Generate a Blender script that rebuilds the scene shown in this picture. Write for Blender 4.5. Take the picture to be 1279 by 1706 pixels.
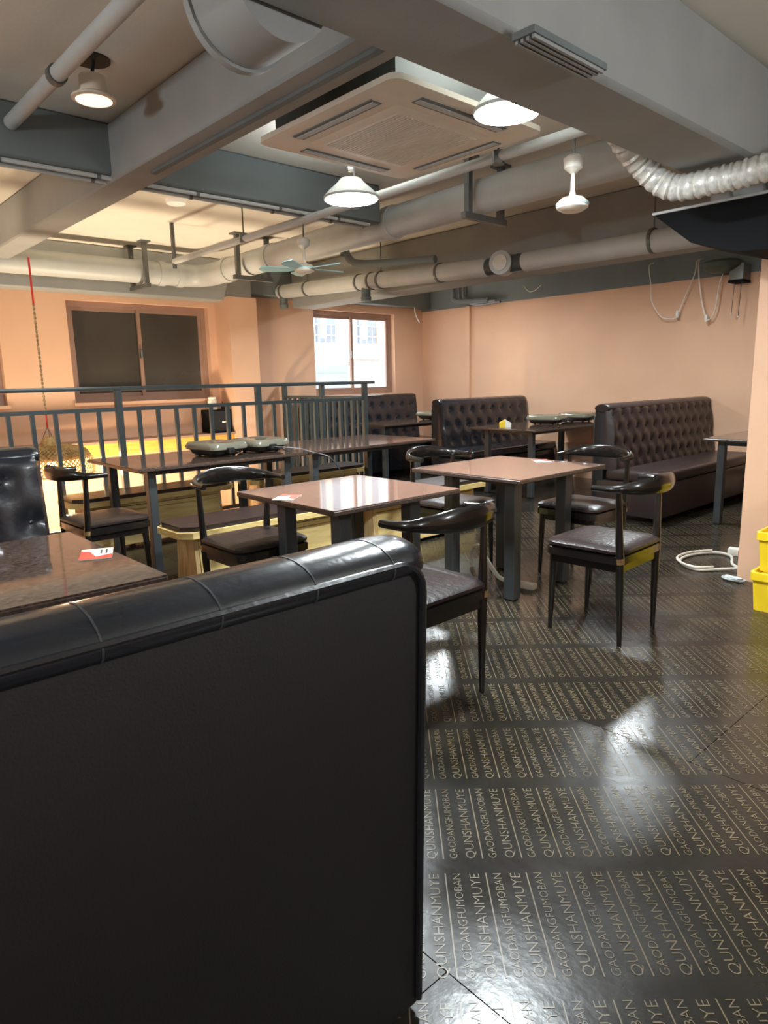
import bpy, bmesh, math, random
from mathutils import Vector, Matrix
random.seed(7)
for o in list(bpy.data.objects): bpy.data.objects.remove(o)
S = bpy.context.scene
C = S.collection
PI = math.pi

# ---------------------------------------------------------------- camera, world, exposure
CAM_H = 1.30
PITCH, ROLL, YAW = 0.18996, 0.02169, -0.83519
def cam_axes():
    cp, sp = math.cos(PITCH), math.sin(PITCH)
    f = Vector((math.sin(YAW)*cp, math.cos(YAW)*cp, -sp)); rt = Vector((math.cos(YAW), -math.sin(YAW), 0))
    dn = f.cross(rt); c, s = math.cos(ROLL), math.sin(ROLL)
    return c*rt + s*dn, -s*rt + c*dn, f
r_, d_, f_ = cam_axes()
cam = bpy.data.cameras.new('camera'); cam.sensor_fit = 'HORIZONTAL'; cam.sensor_width = 36.0
cam.lens = 1141.0/1279.0*36.0; cam.clip_start = 0.05; cam.clip_end = 200
camo = bpy.data.objects.new('camera', cam); C.objects.link(camo)
M = Matrix((r_, -d_, -f_)).transposed().to_4x4(); M.translation = Vector((0, 0, CAM_H))
camo.matrix_world = M
S.camera = camo

W = bpy.data.worlds.new('daylight'); S.world = W; W.use_nodes = True
bg = W.node_tree.nodes['Background']; bg.inputs[0].default_value = (0.93, 0.96, 1.0, 1); bg.inputs[1].default_value = 2.7

S.view_settings.view_transform = 'Standard'; S.view_settings.look = 'None'
S.view_settings.exposure = 0.68; S.view_settings.gamma = 1.0; S.view_settings.use_curve_mapping = False
S.cycles.use_denoising = True
S.cycles.max_bounces = 8; S.cycles.diffuse_bounces = 5; S.cycles.glossy_bounces = 4
S.cycles.sample_clamp_indirect = 8.0

LAMP_W = 48.0           # each round ceiling lamp
UP = 0.12                # share given to an added upward light that brightens the ceiling
LAMP_COL = (0.90, 1.0, 1.05)
WARM = (1.0, 0.66, 0.34)

# ---------------------------------------------------------------- materials
def lin(c):
    return tuple((x/255/12.92 if x/255 <= 0.04045 else ((x/255+0.055)/1.055)**2.4) for x in c) + (1.0,)
MATS = {}
def mat(name, col, rough=0.5, metal=0.0, col2=None, scale=8.0, bump=0.0, bscale=40.0, coat=0.0, rough2=None, spec=0.5, stretch=None, detail=4.0):
    if name in MATS: return MATS[name]
    m = bpy.data.materials.new(name); m.use_nodes = True; nt = m.node_tree
    b = nt.nodes['Principled BSDF']
    b.inputs['Base Color'].default_value = lin(col); b.inputs['Roughness'].default_value = rough
    b.inputs['Metallic'].default_value = metal; b.inputs['Coat Weight'].default_value = coat
    b.inputs['Coat Roughness'].default_value = 0.08; b.inputs['Specular IOR Level'].default_value = spec
    tc = nt.nodes.new('ShaderNodeTexCoord'); mp = nt.nodes.new('ShaderNodeMapping')
    nt.links.new(tc.outputs['Object'], mp.inputs['Vector'])
    if stretch: mp.inputs['Scale'].default_value = stretch
    n = nt.nodes.new('ShaderNodeTexNoise'); n.inputs['Scale'].default_value = scale; n.inputs['Detail'].default_value = detail
    nt.links.new(mp.outputs['Vector'], n.inputs['Vector'])
    c2 = col2 if col2 else tuple(x*0.93 for x in col)
    rp = nt.nodes.new('ShaderNodeValToRGB'); e = rp.color_ramp.elements
    e[0].position = 0.35; e[0].color = lin(col); e[1].position = 0.68; e[1].color = lin(c2)
    nt.links.new(n.outputs['Fac'], rp.inputs['Fac']); nt.links.new(rp.outputs['Color'], b.inputs['Base Color'])
    if rough2 is not None:
        mr = nt.nodes.new('ShaderNodeMapRange'); mr.inputs['From Min'].default_value = 0.35; mr.inputs['From Max'].default_value = 0.7
        mr.inputs['To Min'].default_value = rough; mr.inputs['To Max'].default_value = rough2
        n3 = nt.nodes.new('ShaderNodeTexNoise'); n3.inputs['Scale'].default_value = scale*0.35; n3.inputs['Detail'].default_value = 6
        nt.links.new(mp.outputs['Vector'], n3.inputs['Vector'])
        nt.links.new(n3.outputs['Fac'], mr.inputs['Value']); nt.links.new(mr.outputs['Result'], b.inputs['Roughness'])
    if bump:
        n2 = nt.nodes.new('ShaderNodeTexNoise'); n2.inputs['Scale'].default_value = bscale; n2.inputs['Detail'].default_value = 3
        nt.links.new(mp.outputs['Vector'], n2.inputs['Vector'])
        bp = nt.nodes.new('ShaderNodeBump'); bp.inputs['Strength'].default_value = bump; bp.inputs['Distance'].default_value = 0.01
        nt.links.new(n2.outputs['Fac'], bp.inputs['Height']); nt.links.new(bp.outputs['Normal'], b.inputs['Normal'])
    MATS[name] = m; return m
def emit(name, col, strength):
    if name in MATS: return MATS[name]
    m = mat(name, col, 0.5); b = m.node_tree.nodes['Principled BSDF']
    b.inputs['Emission Color'].default_value = lin(col); b.inputs['Emission Strength'].default_value = strength
    return m
def glass(name, col, rough, alpha_mix):
    m = bpy.data.materials.new(name); m.use_nodes = True; nt = m.node_tree
    b = nt.nodes['Principled BSDF']; b.inputs['Base Color'].default_value = lin(col); b.inputs['Roughness'].default_value = rough
    out = nt.nodes['Material Output']; tr = nt.nodes.new('ShaderNodeBsdfTransparent'); mx = nt.nodes.new('ShaderNodeMixShader')
    mx.inputs[0].default_value = alpha_mix
    nt.links.new(tr.outputs[0], mx.inputs[1]); nt.links.new(b.outputs[0], mx.inputs[2]); nt.links.new(mx.outputs[0], out.inputs[0])
    MATS[name] = m; return m

m_peach = mat('peach_paint', (216, 174, 144), 0.75, col2=(210, 168, 138), scale=2.0, bump=0.05, bscale=120)
m_grey = mat('grey_paint', (158, 160, 158), 0.7, col2=(150, 152, 150), scale=3.0, bump=0.08, bscale=60)
m_slab = mat('slab_paint', (228, 223, 211), 0.75, col2=(221, 216, 204), scale=2.0, bump=0.08, bscale=50)
m_darkgrey = mat('dark_grey_paint', (112, 120, 121), 0.7, col2=(104, 112, 113), scale=3.0)
m_pipe = mat('painted_pipe', (190, 193, 191), 0.45, col2=(182, 185, 183), scale=5.0)
m_black = mat('black_vinyl', (30, 33, 40), 0.2, col2=(26, 29, 35), scale=6.0, bump=0.06, bscale=70, rough2=0.34, coat=0.25)
m_blackback = mat('black_cloth', (19, 19, 21), 0.6, col2=(17, 17, 19), scale=6.0, bump=0.1, bscale=200)
m_brownvinyl = mat('brown_vinyl', (52, 41, 40), 0.33, col2=(46, 36, 36), scale=6.0, bump=0.05, bscale=90, rough2=0.42)
m_chair = mat('chair_lacquer', (23, 21, 21), 0.2, col2=(30, 26, 23), scale=14.0, stretch=(1, 1, 6), coat=0.3)
m_chairwear = mat('worn_wood', (150, 120, 78), 0.5, col2=(110, 84, 52), scale=20)
m_cushion = mat('chair_cushion', (48, 37, 35), 0.3, col2=(38, 30, 29), scale=10.0, bump=0.3, bscale=50, rough2=0.42)
m_tabletop = mat('brown_granite_laminate', (92, 68, 60), 0.07, col2=(138, 112, 100), scale=60.0, stretch=(2.5, 1, 1), coat=0.2, detail=8.0)
m_tabletop_dark = mat('dark_granite_laminate', (46, 34, 31), 0.06, col2=(116, 96, 84), scale=62.0, stretch=(2.5, 1, 1), coat=0.15, detail=8.0)
m_edge = mat('dark_table_edge', (52, 40, 36), 0.35, col2=(84, 68, 58), scale=90.0)
m_leg = mat('dark_leg_paint', (62, 66, 68), 0.38, col2=(54, 58, 60), scale=6.0)
m_rail = mat('railing_paint', (68, 78, 80), 0.32, col2=(60, 70, 73), scale=5.0)
m_wood = mat('pale_pine', (226, 200, 136), 0.5, col2=(206, 176, 110), scale=5.0, stretch=(8, 1, 8), detail=6)
m_woodend = mat('pine_end_board', (222, 194, 140), 0.5, col2=(186, 150, 100), scale=5.0, stretch=(8, 8, 1), detail=6)
m_groove = mat('groove_dark', (70, 48, 26), 0.8)
m_ledge = mat('orange_wood', (226, 168, 78), 0.5, col2=(206, 146, 60), scale=5.0, stretch=(8, 1, 8))
m_alu = mat('brown_aluminium', (158, 126, 110), 0.4, 0.1, col2=(148, 118, 102), scale=4)
m_white = mat('white_plastic', (226, 222, 212), 0.4, col2=(216, 212, 202), scale=5)
m_cream = mat('cream_plastic', (232, 222, 206), 0.4, col2=(224, 213, 196), scale=5)
m_fanblue = mat('pale_blue_plastic', (176, 224, 228), 0.35, col2=(166, 214, 220), scale=5)
m_duct = mat('flexible_duct', (214, 212, 204), 0.35, 0.2, col2=(184, 182, 176), scale=40, bump=0.3, bscale=60)
m_hood = mat('black_metal', (20, 21, 22), 0.8, col2=(17, 18, 19), scale=5, spec=0.12)
m_dark = mat('dark_rubber', (20, 20, 20), 0.6)
m_green = mat('dark_green_metal', (62, 78, 70), 0.5)
m_yellow = mat('yellow_plastic', (240, 206, 40), 0.4, col2=(228, 190, 30), scale=5)
m_red = mat('red_print', (214, 74, 58), 0.5, col2=(226, 100, 80), scale=30)
m_paper = mat('white_paper', (232, 230, 220), 0.6)
m_grill = mat('olive_grill_lid', (112, 110, 97), 0.16, 0.1, col2=(126, 123, 108), scale=5, coat=0.3)
m_grillb = mat('grill_base', (30, 28, 26), 0.3)
m_rattan = mat('rattan', (196, 166, 112), 0.7, col2=(150, 118, 72), scale=40)
m_rope = mat('hemp_rope', (120, 96, 66), 0.8, col2=(190, 166, 128), scale=80)
m_redrope = mat('red_cord', (206, 52, 50), 0.7)
m_tan = mat('tan_print', (124, 108, 80), 0.32, col2=(90, 80, 62), scale=2.5)
m_steel = mat('galvanised_steel', (120, 122, 120), 0.45, 0.5)
m_groutwhite = mat('crumpled_film', (190, 196, 198), 0.3)
m_facade = mat('white_facade', (226, 224, 220), 0.8)
m_facade2 = mat('cream_facade', (232, 214, 190), 0.8)
m_winblue = mat('facade_glass', (134, 148, 160), 0.3)
m_iron = mat('pale_iron', (176, 166, 162), 0.5)
m_lowwall = mat('lower_wall', (240, 228, 205), 0.8)
m_lens = emit('lamp_diffuser', (255, 250, 240), 14.0)
m_warmlens = emit('warm_lamp_diffuser', (255, 226, 188), 1.1)
m_offlens = emit('ceiling_light_cover', (255, 240, 220), 0.25)
m_bulb = emit('warm_bulb', (255, 206, 140), 12.0)
m_darkglass = mat('dark_window_film', (70, 66, 60), 0.16, col2=(62, 58, 53), scale=1.5, rough2=0.3)
m_clear = glass('clear_glass', (235, 240, 240), 0.02, 0.06)

def floor_mat():
    m = mat('film_faced_plywood', (45, 41, 35), 0.15, col2=(36, 33, 29), scale=5.0, bump=0.06, bscale=30, rough2=0.33, detail=8)
    return m
m_floor = floor_mat()
m_seam = mat('floor_gap', (14, 12, 11), 0.9)

# ---------------------------------------------------------------- mesh helpers
def BM(): return bmesh.new()
def obj(name, bm, m, parent=None, smooth=False, loc=None):
    me = bpy.data.meshes.new(name); bm.normal_update(); bm.to_mesh(me); bm.free()
    me.materials.append(m)
    if smooth:
        me.polygons.foreach_set('use_smooth', [True]*len(me.polygons))
        try: me.set_sharp_from_angle(angle=math.radians(40))
        except Exception: pass
    o = bpy.data.objects.new(name, me); C.objects.link(o)
    if parent: o.parent = parent
    if loc: o.location = loc
    return o
def thing(name, label, cat, loc=(0, 0, 0), rotz=0.0, group=None):
    o = bpy.data.objects.new(name, None); C.objects.link(o); o.empty_display_size = 0.1
    o.location = loc; o.rotation_euler = (0, 0, rotz); return tag(o, label, cat, group)
def tag(o, label, cat, group=None):
    o['label'] = label; o['category'] = cat
    if group: o['group'] = group
    return o
def struct(o, label=None):
    o['kind'] = 'structure'
    if label: o['label'] = label
    return o
def dup(root, loc, rotz, label, group=None):
    r = root.copy(); C.objects.link(r); r.location = loc; r.rotation_euler = (0, 0, rotz); r['label'] = label
    if group: r['group'] = group
    for ch in list(root.children):
        c = ch.copy(); C.objects.link(c); c.parent = r
        for g in list(ch.children):
            d = g.copy(); C.objects.link(d); d.parent = c
    return r
def box(bm, x0, x1, y0, y1, z0, z1, bev=0.0, seg=2):
    ret = bmesh.ops.create_cube(bm, size=1.0); vs = ret['verts']
    for v in vs: v.co = Vector(((x0+x1)/2+v.co.x*(x1-x0), (y0+y1)/2+v.co.y*(y1-y0), (z0+z1)/2+v.co.z*(z1-z0)))
    if bev:
        es = list({e for v in vs for e in v.link_edges})
        bmesh.ops.bevel(bm, geom=es, offset=bev, segments=seg, affect='EDGES', profile=0.6)
def boxo(name, b, m, parent=None, bev=0.0, seg=2):
    bm = BM(); box(bm, *b, bev=bev, seg=seg); return obj(name, bm, m, parent, smooth=bev > 0)
def frame_of(t):
    t = t.normalized(); up = Vector((0, 0, 1)) if abs(t.z) < 0.95 else Vector((1, 0, 0))
    a = up.cross(t).normalized(); return a, t.cross(a).normalized()
def tube(bm, pts, rad, seg=10, cap=True, rad2=None):
    pts = [Vector(p) for p in pts]; n = len(pts); rings = []
    R = rad if isinstance(rad, (list, tuple)) else [rad]*n
    R2 = rad2 if rad2 is not None else R
    if not isinstance(R2, (list, tuple)): R2 = [R2]*n
    a = None
    for i, p in enumerate(pts):
        t = (pts[min(i+1, n-1)]-pts[max(i-1, 0)]).normalized()
        if a is None: a, b = frame_of(t)
        else:
            a = (a-t*a.dot(t)).normalized(); b = t.cross(a).normalized()
        rings.append([bm.verts.new(p+a*math.cos(2*PI*k/seg)*R[i]+b*math.sin(2*PI*k/seg)*R2[i]) for k in range(seg)])
    for i in range(n-1):
        for k in range(seg):
            bm.faces.new((rings[i][k], rings[i][(k+1) % seg], rings[i+1][(k+1) % seg], rings[i+1][k]))
    if cap: bm.faces.new(rings[0][::-1]); bm.faces.new(rings[-1])
def lathe(bm, prof, c=(0, 0, 0), seg=24, cap=True):
    rings = []
    for r, z in prof: rings.append([bm.verts.new((c[0]+r*math.cos(2*PI*k/seg), c[1]+r*math.sin(2*PI*k/seg), c[2]+z)) for k in range(seg)])
    for i in range(len(rings)-1):
        for k in range(seg): bm.faces.new((rings[i][k], rings[i][(k+1) % seg], rings[i+1][(k+1) % seg], rings[i+1][k]))
    if cap:
        bm.faces.new(rings[0][::-1]); bm.faces.new(rings[-1])
def rrect(w, d, r, n=4):
    out = []
    for cx, cy, a0 in ((w/2-r, d/2-r, 0), (-w/2+r, d/2-r, PI/2), (-w/2+r, -d/2+r, PI), (w/2-r, -d/2+r, 1.5*PI)):
        for i in range(n+1):
            a = a0+PI/2*i/n; out.append((cx+r*math.cos(a), cy+r*math.sin(a)))
    return out
def loft(bm, rings):          # rings: (w, d, r, z)
    vv = [[bm.verts.new((x, y, z)) for x, y in rrect(w, d, r)] for w, d, r, z in rings]
    n = len(vv[0])
    for i in range(len(vv)-1):
        for k in range(n): bm.faces.new((vv[i][k], vv[i][(k+1) % n], vv[i+1][(k+1) % n], vv[i+1][k]))
    bm.faces.new(vv[0][::-1]); bm.faces.new(vv[-1])
def prism(bm, poly, axis, a, b):   # poly of (u,v); axis: extrusion along x / y / z
    def P(u, v, t): return {'x': (t, u, v), 'y': (u, t, v), 'z': (u, v, t)}[axis]
    A = [bm.verts.new(P(u, v, a)) for u, v in poly]; B = [bm.verts.new(P(u, v, b)) for u, v in poly]
    n = len(poly)
    for k in range(n): bm.faces.new((A[k], A[(k+1) % n], B[(k+1) % n], B[k]))
    bm.faces.new(A[::-1]); bm.faces.new(B)
    bmesh.ops.recalc_face_normals(bm, faces=bm.faces[:])
def smooth_path(pts, k=6):
    P = [Vector(p) for p in pts]; out = []
    for i in range(len(P)-1):
        p0, p1, p2, p3 = P[max(i-1, 0)], P[i], P[i+1], P[min(i+2, len(P)-1)]
        for j in range(k):
            t = j/k
            out.append(0.5*((2*p1)+(p2-p0)*t+(2*p0-5*p1+4*p2-p3)*t*t+(3*p1-p0-3*p2+p3)*t**3))
    out.append(P[-1]); return out
def area_light(name, loc, energy, size, col, rot=(0, 0, 0), shape='DISK'):
    l = bpy.data.lights.new(name, 'AREA'); l.energy = energy; l.shape = shape; l.size = size; l.color = col
    o = bpy.data.objects.new(name, l); C.objects.link(o); o.location = loc; o.rotation_euler = rot; return o

# ---------------------------------------------------------------- the shell
XW, YR, XB, YB = -7.7, 7.85, 3.2, -3.0        # window wall, right wall, rear wall, left wall
ZS = 2.73                                     # slab soffit
fl = boxo('floor', (-6.05, XB, YB, YR, -0.16, -0.012), m_seam); struct(fl)
boxo('landing', (XW, -6.05, 5.12, YR, -0.16, -0.012), m_seam, fl)
# boards of the floor covering, joints along the room's axes
bw, bl, gap = 1.22, 2.44, 0.0015
board_me = None; k = 0
for j in range(-6, 8):
    y0 = 2.185+j*bw; y1 = y0+bw
    if y1 < YB or y0 > YR: continue
    off = -0.89+(j % 2)*1.22
    for i in range(-5, 4):
        x0 = off+i*bl; x1 = x0+bl
        a0, a1, b0, b1 = max(x0, -6.05 if y0 < 5.12 else XW), min(x1, XB), max(y0, YB), min(y1, YR)
        if a1-a0 < 0.05 or b1-b0 < 0.05: continue
        if a0+gap > 1.6 or b0 < -1.5: pass
        boxo('floor_board', (a0+gap, a1-gap, b0+gap, b1-gap, -0.012, 0.0), m_floor, fl)

# lettering printed on the boards
def text_mesh(s, size):
    cu = bpy.data.curves.new('t', 'FONT'); cu.body = s; cu.size = size; cu.resolution_u = 2; cu.offset = -0.012
    o = bpy.data.objects.new('t', cu); C.objects.link(o)
    bpy.context.view_layer.update()
    me = bpy.data.meshes.new_from_object(o.evaluated_get(bpy.context.evaluated_depsgraph_get()))
    bpy.data.objects.remove(o); bpy.data.curves.remove(cu)
    vs = [v.co.copy() for v in me.vertices]; fs = [tuple(p.vertices) for p in me.polygons]
    bpy.data.meshes.remove(me)
    x0, x1 = min(v.x for v in vs), max(v.x for v in vs); y0, y1 = min(v.y for v in vs), max(v.y for v in vs)
    return [((v.x-x0)/(x1-x0), (v.y-y0)/(y1-y0)-0.5) for v in vs], fs
QV, QF = text_mesh('QUNSHANMUYE', 1.0); GV, GF = text_mesh('GAODANGFUMOBAN', 1.0)
ANG = math.radians(137.3); U = Vector((math.cos(ANG), math.sin(ANG))); V = Vector((U.y, -U.x))
V0, VP, S0, SP = 0.127, 0.108, 1.261, 0.3845
vv, ff = [], []
def put(verts, faces, s, v, length, cap):
    b = len(vv)
    for x, y in verts:
        p = U*(s+x*length)-V*(-v+y*cap); vv.append((p.x, p.y, 0.0008))
    ff.extend(tuple(b+i for i in f) for f in faces)
for r in range(-3, 22):
    s = S0+r*SP
    for c in range(-26, 40):
        v = V0+c*VP
        p = U*(s+SP/2)+V*v
        if not (-4.3 < p.x < 0.6 and 0.3 < p.y < 6.8): continue
        if s > 6.6: continue
        put([(0, -.5), (1, -.5), (1, .5), (0, .5)], [(0, 1, 2, 3)], s+0.028, v, SP-0.056, 0.0032)
        put(GV, GF, s+0.03, v+0.029, SP-0.06, 0.0215)
        put(QV, QF, s+0.03, v+0.079, SP-0.06, 0.031)
me = bpy.data.meshes.new('printed_lettering'); me.from_pydata(vv, [], ff); me.update(); me.materials.append(m_tan)
lt = bpy.data.objects.new('printed_lettering', me); C.objects.link(lt); lt.parent = fl; lt['kind'] = 'stuff'
lt['label'] = 'tan capital lettering in rows printed on the dark floor boards'

# window wall with three openings
def wall_with_holes(name, X0, X1, ya, yb, za, zb, holes, m):
    bm = BM(); holes = sorted(holes); y = ya
    for (h0, h1, z0, z1) in holes:
        box(bm, X0, X1, y, h0, za, zb); box(bm, X0, X1, h0, h1, za, z0); box(bm, X0, X1, h0, h1, z1, zb); y = h1
    box(bm, X0, X1, y, yb, za, zb)
    return struct(obj(name, bm, m))
W1 = (2.56, 4.19, 1.13, 2.2); W2 = (5.76, 7.26, 1.11, 2.26); W3 = (0.25, 1.9, 1.13, 2.2)
wl = wall_with_holes('wall_left', XW-0.22, XW, YB, YR+0.2, -2.8, ZS, [W1, W2, W3], m_peach)
wr = boxo('wall_right', (XW-0.22, XB, YR, YR+0.2, -0.16, ZS), m_peach); struct(wr)
# dark paint above the peach on the right wall
struct(boxo('trim_1', (XW, XB, YR-0.006, YR, 2.32, ZS), m_darkgrey))
struct(boxo('wall_back', (XB, XB+0.2, YB, YR, -0.16, ZS), m_peach))
struct(boxo('wall_near', (XW, XB, YB-0.2, YB, -2.8, ZS), m_peach))
cl = boxo('ceiling', (XW-0.2, XB+0.2, YB-0.2, YR+0.2, ZS, ZS+0.18), m_slab); struct(cl)
# pillar on the window wall and return of the wall
struct(boxo('wall_pillar', (XW, -7.36, 4.28, 4.66, -2.8, 2.3), m_peach))
struct(boxo('wall_column', (-1.62, -1.0, 4.5, 5.05, 0, 2.26), m_peach), 'peach square column beside the yellow crates')
struct(boxo('trim_2', (-1.625, -0.995, 4.495, 5.055, 2.26, ZS), m_darkgrey))
# pale ledge low on the right wall
struct(boxo('baseboard_right', (-6.9, -1.7, YR-0.06, YR, 0.30, 0.45), m_peach))
struct(boxo('trim_3', (-6.76, -6.70, YR-0.05, YR, 0, 2.32), m_peach))

def window(name, hole, pane_m, label, handle_y):
    y0, y1, z0, z1 = hole; fx0, fx1 = XW-0.16, XW-0.08; t = 0.055
    root = thing(name, label, 'window'); root['kind'] = 'structure'; del root['category']
    bm = BM(); box(bm, fx0, fx1, y0, y0+t, z0, z1); box(bm, fx0, fx1, y1-t, y1, z0, z1)
    box(bm, fx0, fx1, y0+t, y1-t, z0, z0+t); box(bm, fx0, fx1, y0+t, y1-t, z1-t, z1); obj('window_frame', bm, m_alu, root)
    ym = (y0+y1)/2
    for a, b, dx in ((y0+t, ym+0.03, 0.0), (ym-0.03, y1-t, 0.035)):
        bm = BM(); s = 0.04; X0, X1 = fx0+0.005+dx, fx0+0.035+dx; za, zb = z0+t, z1-t
        box(bm, X0, X1, a, a+s, za, zb); box(bm, X0, X1, b-s, b, za, zb); box(bm, X0, X1, a+s, b-s, za, za+s); box(bm, X0, X1, a+s, b-s, zb-s, zb)
        sh = obj('window_sash', bm, m_alu, root)
        boxo('pane', (X0+0.012, X0+0.018, a+s, b-s, za+s, zb-s), pane_m, sh)
    bm = BM(); box(bm, fx1-0.01, fx1+0.025, handle_y-0.012, handle_y+0.012, (z0+z1)/2-0.06, (z0+z1)/2+0.04, bev=0.006); obj('handle', bm, m_steel, root)
    boxo('window_sill', (fx1, XW+0.03, y0-0.02, y1+0.02, z0-0.035, z0-0.001), m_peach, root)
    return root
w1 = window('window_1', W1, m_darkglass, 'sliding window with dark film behind the stair railing', 3.36)
w2 = window('window_2', W2, m_clear, 'bright sliding window looking onto the building opposite', 6.48)
w3 = window('window_3', W3, m_darkglass, 'dark window cut by the left edge of the photo', 1.0)
for yy, zz in ((3.74, 2.06), (3.98, 1.83)):
    boxo('sticker', (XW-0.118, XW-0.113, yy-0.03, yy+0.03, zz-0.014, zz+0.014), m_paper, w1)

# lower storey seen through the stair opening
struct(boxo('floor_lower', (XW, -3.8, YB, 5.3, -2.9, -2.8), m_lowwall))
struct(boxo('wall_lower_1', (-3.9, -3.8, YB, 5.3, -2.8, -0.16), m_lowwall))
struct(boxo('wall_lower_2', (XW, -3.8, 5.12, 5.3, -2.8, -0.16), m_lowwall))
ll = thing('lower_fill_globe', 'added white fill globe of the lower storey, out of view under the stair opening', 'lamp', (-6.0, 1.2, -1.2))  # unseen globe, added to light the stair opening from below
bm = BM(); bmesh.ops.create_uvsphere(bm, u_segments=16, v_segments=10, radius=0.12); obj('globe', bm, m_bulb, ll, True)
bm = BM(); tube(bm, [(0, 0, 0.1), (0, 0, 1.03)], 0.01, 6); obj('stem', bm, m_white, ll)
for yy, lab in ((0.4, 'added fill uplighter of the lower storey, out of view at the left of the stair opening'), (3.2, 'added fill uplighter of the lower storey, out of view at the right of the stair opening')):
    u_ = thing('fill_uplighter', lab, 'lamp', (-6.4, yy, -2.8), 0, 'added fill uplighters of the lower storey')  # unseen stand and bowl, added as a body for an upward fill light
    bm = BM(); lathe(bm, [(0.16, 0.0), (0.16, 0.02), (0.02, 0.04)], seg=20); obj('base', bm, m_leg, u_, True)
    bm = BM(); tube(bm, [(0, 0, 0.03), (0, 0, 2.12)], 0.014, 8); obj('pole', bm, m_leg, u_, True)
    bm = BM(); lathe(bm, [(0.03, 2.1), (0.16, 2.15), (0.27, 2.26), (0.262, 2.26), (0.15, 2.16), (0.03, 2.12)], seg=24, cap=False); obj('bowl', bm, m_white, u_, True)
    l_ = area_light('fill_uplighter_light', (0, 0, 2.27), 60, 0.5, (1.0, 0.82, 0.58), (PI, 0, 0)); l_.parent = u_

# wooden ledge along the window wall over the stairs
lg = boxo('wall_ledge', (XW, XW+0.30, -0.5, 4.28, 0.57, 0.70), m_ledge); tag(lg, 'orange wooden ledge along the window wall behind the railing', 'ledge')
boxo('ledge_top', (XW, XW+0.33, -0.5, 4.28, 0.70, 0.725), m_alu, lg)

# ---------------------------------------------------------------- beams
def beam(name, b, m=m_grey, bev=0.012): return struct(boxo(name, b, m, bev=bev, seg=1))
beam('ceiling_beam_long', (-6.98, -1.74, 1.67, 1.88, 2.43, ZS))
beam('ceiling_beam_cross', (-4.27, -4.05, YB, 3.70, 2.46, ZS), m_darkgrey)  # shade on this beam's face put into the darker colour
beam('ceiling_beam_window', (XW, -7.45, YB, 4.66, 2.26, ZS))
beam('ceiling_beam_window_far', (XW, -7.5, 4.66, YR, 2.36, ZS), m_darkgrey)
beam('ceiling_beam_right', (XW+0.2, -1.62, 5.28, 5.62, 2.23, ZS))
beam('ceiling_beam_front', (-1.74, -1.40, YB, 5.28, 2.30, ZS), bev=0.02)

# ---------------------------------------------------------------- pipes
def elbow_path(p, q, r, corner, n=6):   # p -> corner -> q rounded with radius r
    p, q, c = Vector(p), Vector(q), Vector(corner); a = (p-c).normalized(); b = (q-c).normalized()
    out = [p]
    for i in range(n+1):
        t = i/n; out.append((c+a*r)*(1-t)**2+2*c*t*(1-t)+(c+b*r)*t*t)
    out.append(q); return out
pp = thing('drain_pipe', 'thick grey drain pipe bending across the ceiling over the railing', 'pipe', (-7.15, 3.86, 2.34))
def rel(pts, o): return [tuple(Vector(p)-Vector(o)) for p in pts]
O = (-7.15, 3.86, 2.34)
bm = BM(); tube(bm, rel(elbow_path((-7.15, YB+0.01, 2.44), (-1.76, 3.86, 2.53), 0.25, (-7.15, 3.86, 2.455)), O), 0.115, 20); obj('pipe_run', bm, m_pipe, pp, True)
for p, ax in (((-7.15, 3.37, 2.453), 'y'), ((-7.15, 3.57, 2.453), 'y'), ((-6.58, 3.86, 2.463), 'x'), ((-5.78, 3.86, 2.473), 'x'), ((-4.1, 3.86, 2.495), 'x')):
    d = Vector((0.038, 0, 0)) if ax == 'x' else Vector((0, 0.038, 0)); v = Vector(p)-Vector(O)
    bm = BM(); tube(bm, [v-d, v+d], 0.126, 20); obj('coupling', bm, m_pipe, pp, True)
def hanger(label, x, y, zb, w, axis):
    t = thing('pipe_hanger', label, 'bracket', (x, y, zb), 0 if axis == 'x' else PI/2, 'steel pipe hangers')
    for s in (-1, 1):
        boxo('hanger_rod', (-0.02, 0.02, s*w-0.02, s*w+0.02, 0.02, ZS-zb-0.015), m_steel, t)
        boxo('base_plate', (-0.05, 0.05, s*w-0.05, s*w+0.05, ZS-zb-0.015, ZS-zb), m_steel, t)
    boxo('cross_bar', (-0.02, 0.02, -w-0.05, w+0.05, -0.02, 0.02), m_steel, t)
    return t
hanger('steel hanger under the drain pipe in front of the dark window', -7.15, 3.14, 2.30, 0.17, 'y')
hanger('steel hanger on the drain pipe beside the blue ceiling fan', -6.12, 3.86, 2.32, 0.17, 'x')
hanger('steel hanger under the drain pipe left of the bladeless fan', -3.18, 3.86, 2.36, 0.17, 'x')

sp = thing('sprinkler_pipe', 'thin pale sprinkler pipe running under the slab past the round lamp', 'pipe', (-6.1, 3.02, 2.4))
O = (-6.1, 3.02, 2.4)
bm = BM(); tube(bm, rel([(-6.1, 3.02, 2.4), (-1.76, 3.02, 2.42)], O), 0.026, 12); obj('pipe_run', bm, m_pipe, sp, True)
bm = BM(); tube(bm, rel([(-6.1, 3.02, 2.34), (-6.1, 3.02, ZS)], O), 0.02, 8); obj('riser', bm, m_steel, sp, True)
for x in (-4.9, -3.55, -2.4):
    bm = BM(); tube(bm, rel([(x, 3.02, 2.38), (x, 3.02, 2.445)], O), 0.032, 10); obj('clamp', bm, m_steel, sp, True)
    bm = BM(); tube(bm, rel([(x, 3.02, 2.44), (x, 3.02, ZS)], O), 0.006, 6); obj('threaded_rod', bm, m_steel, sp)

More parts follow.
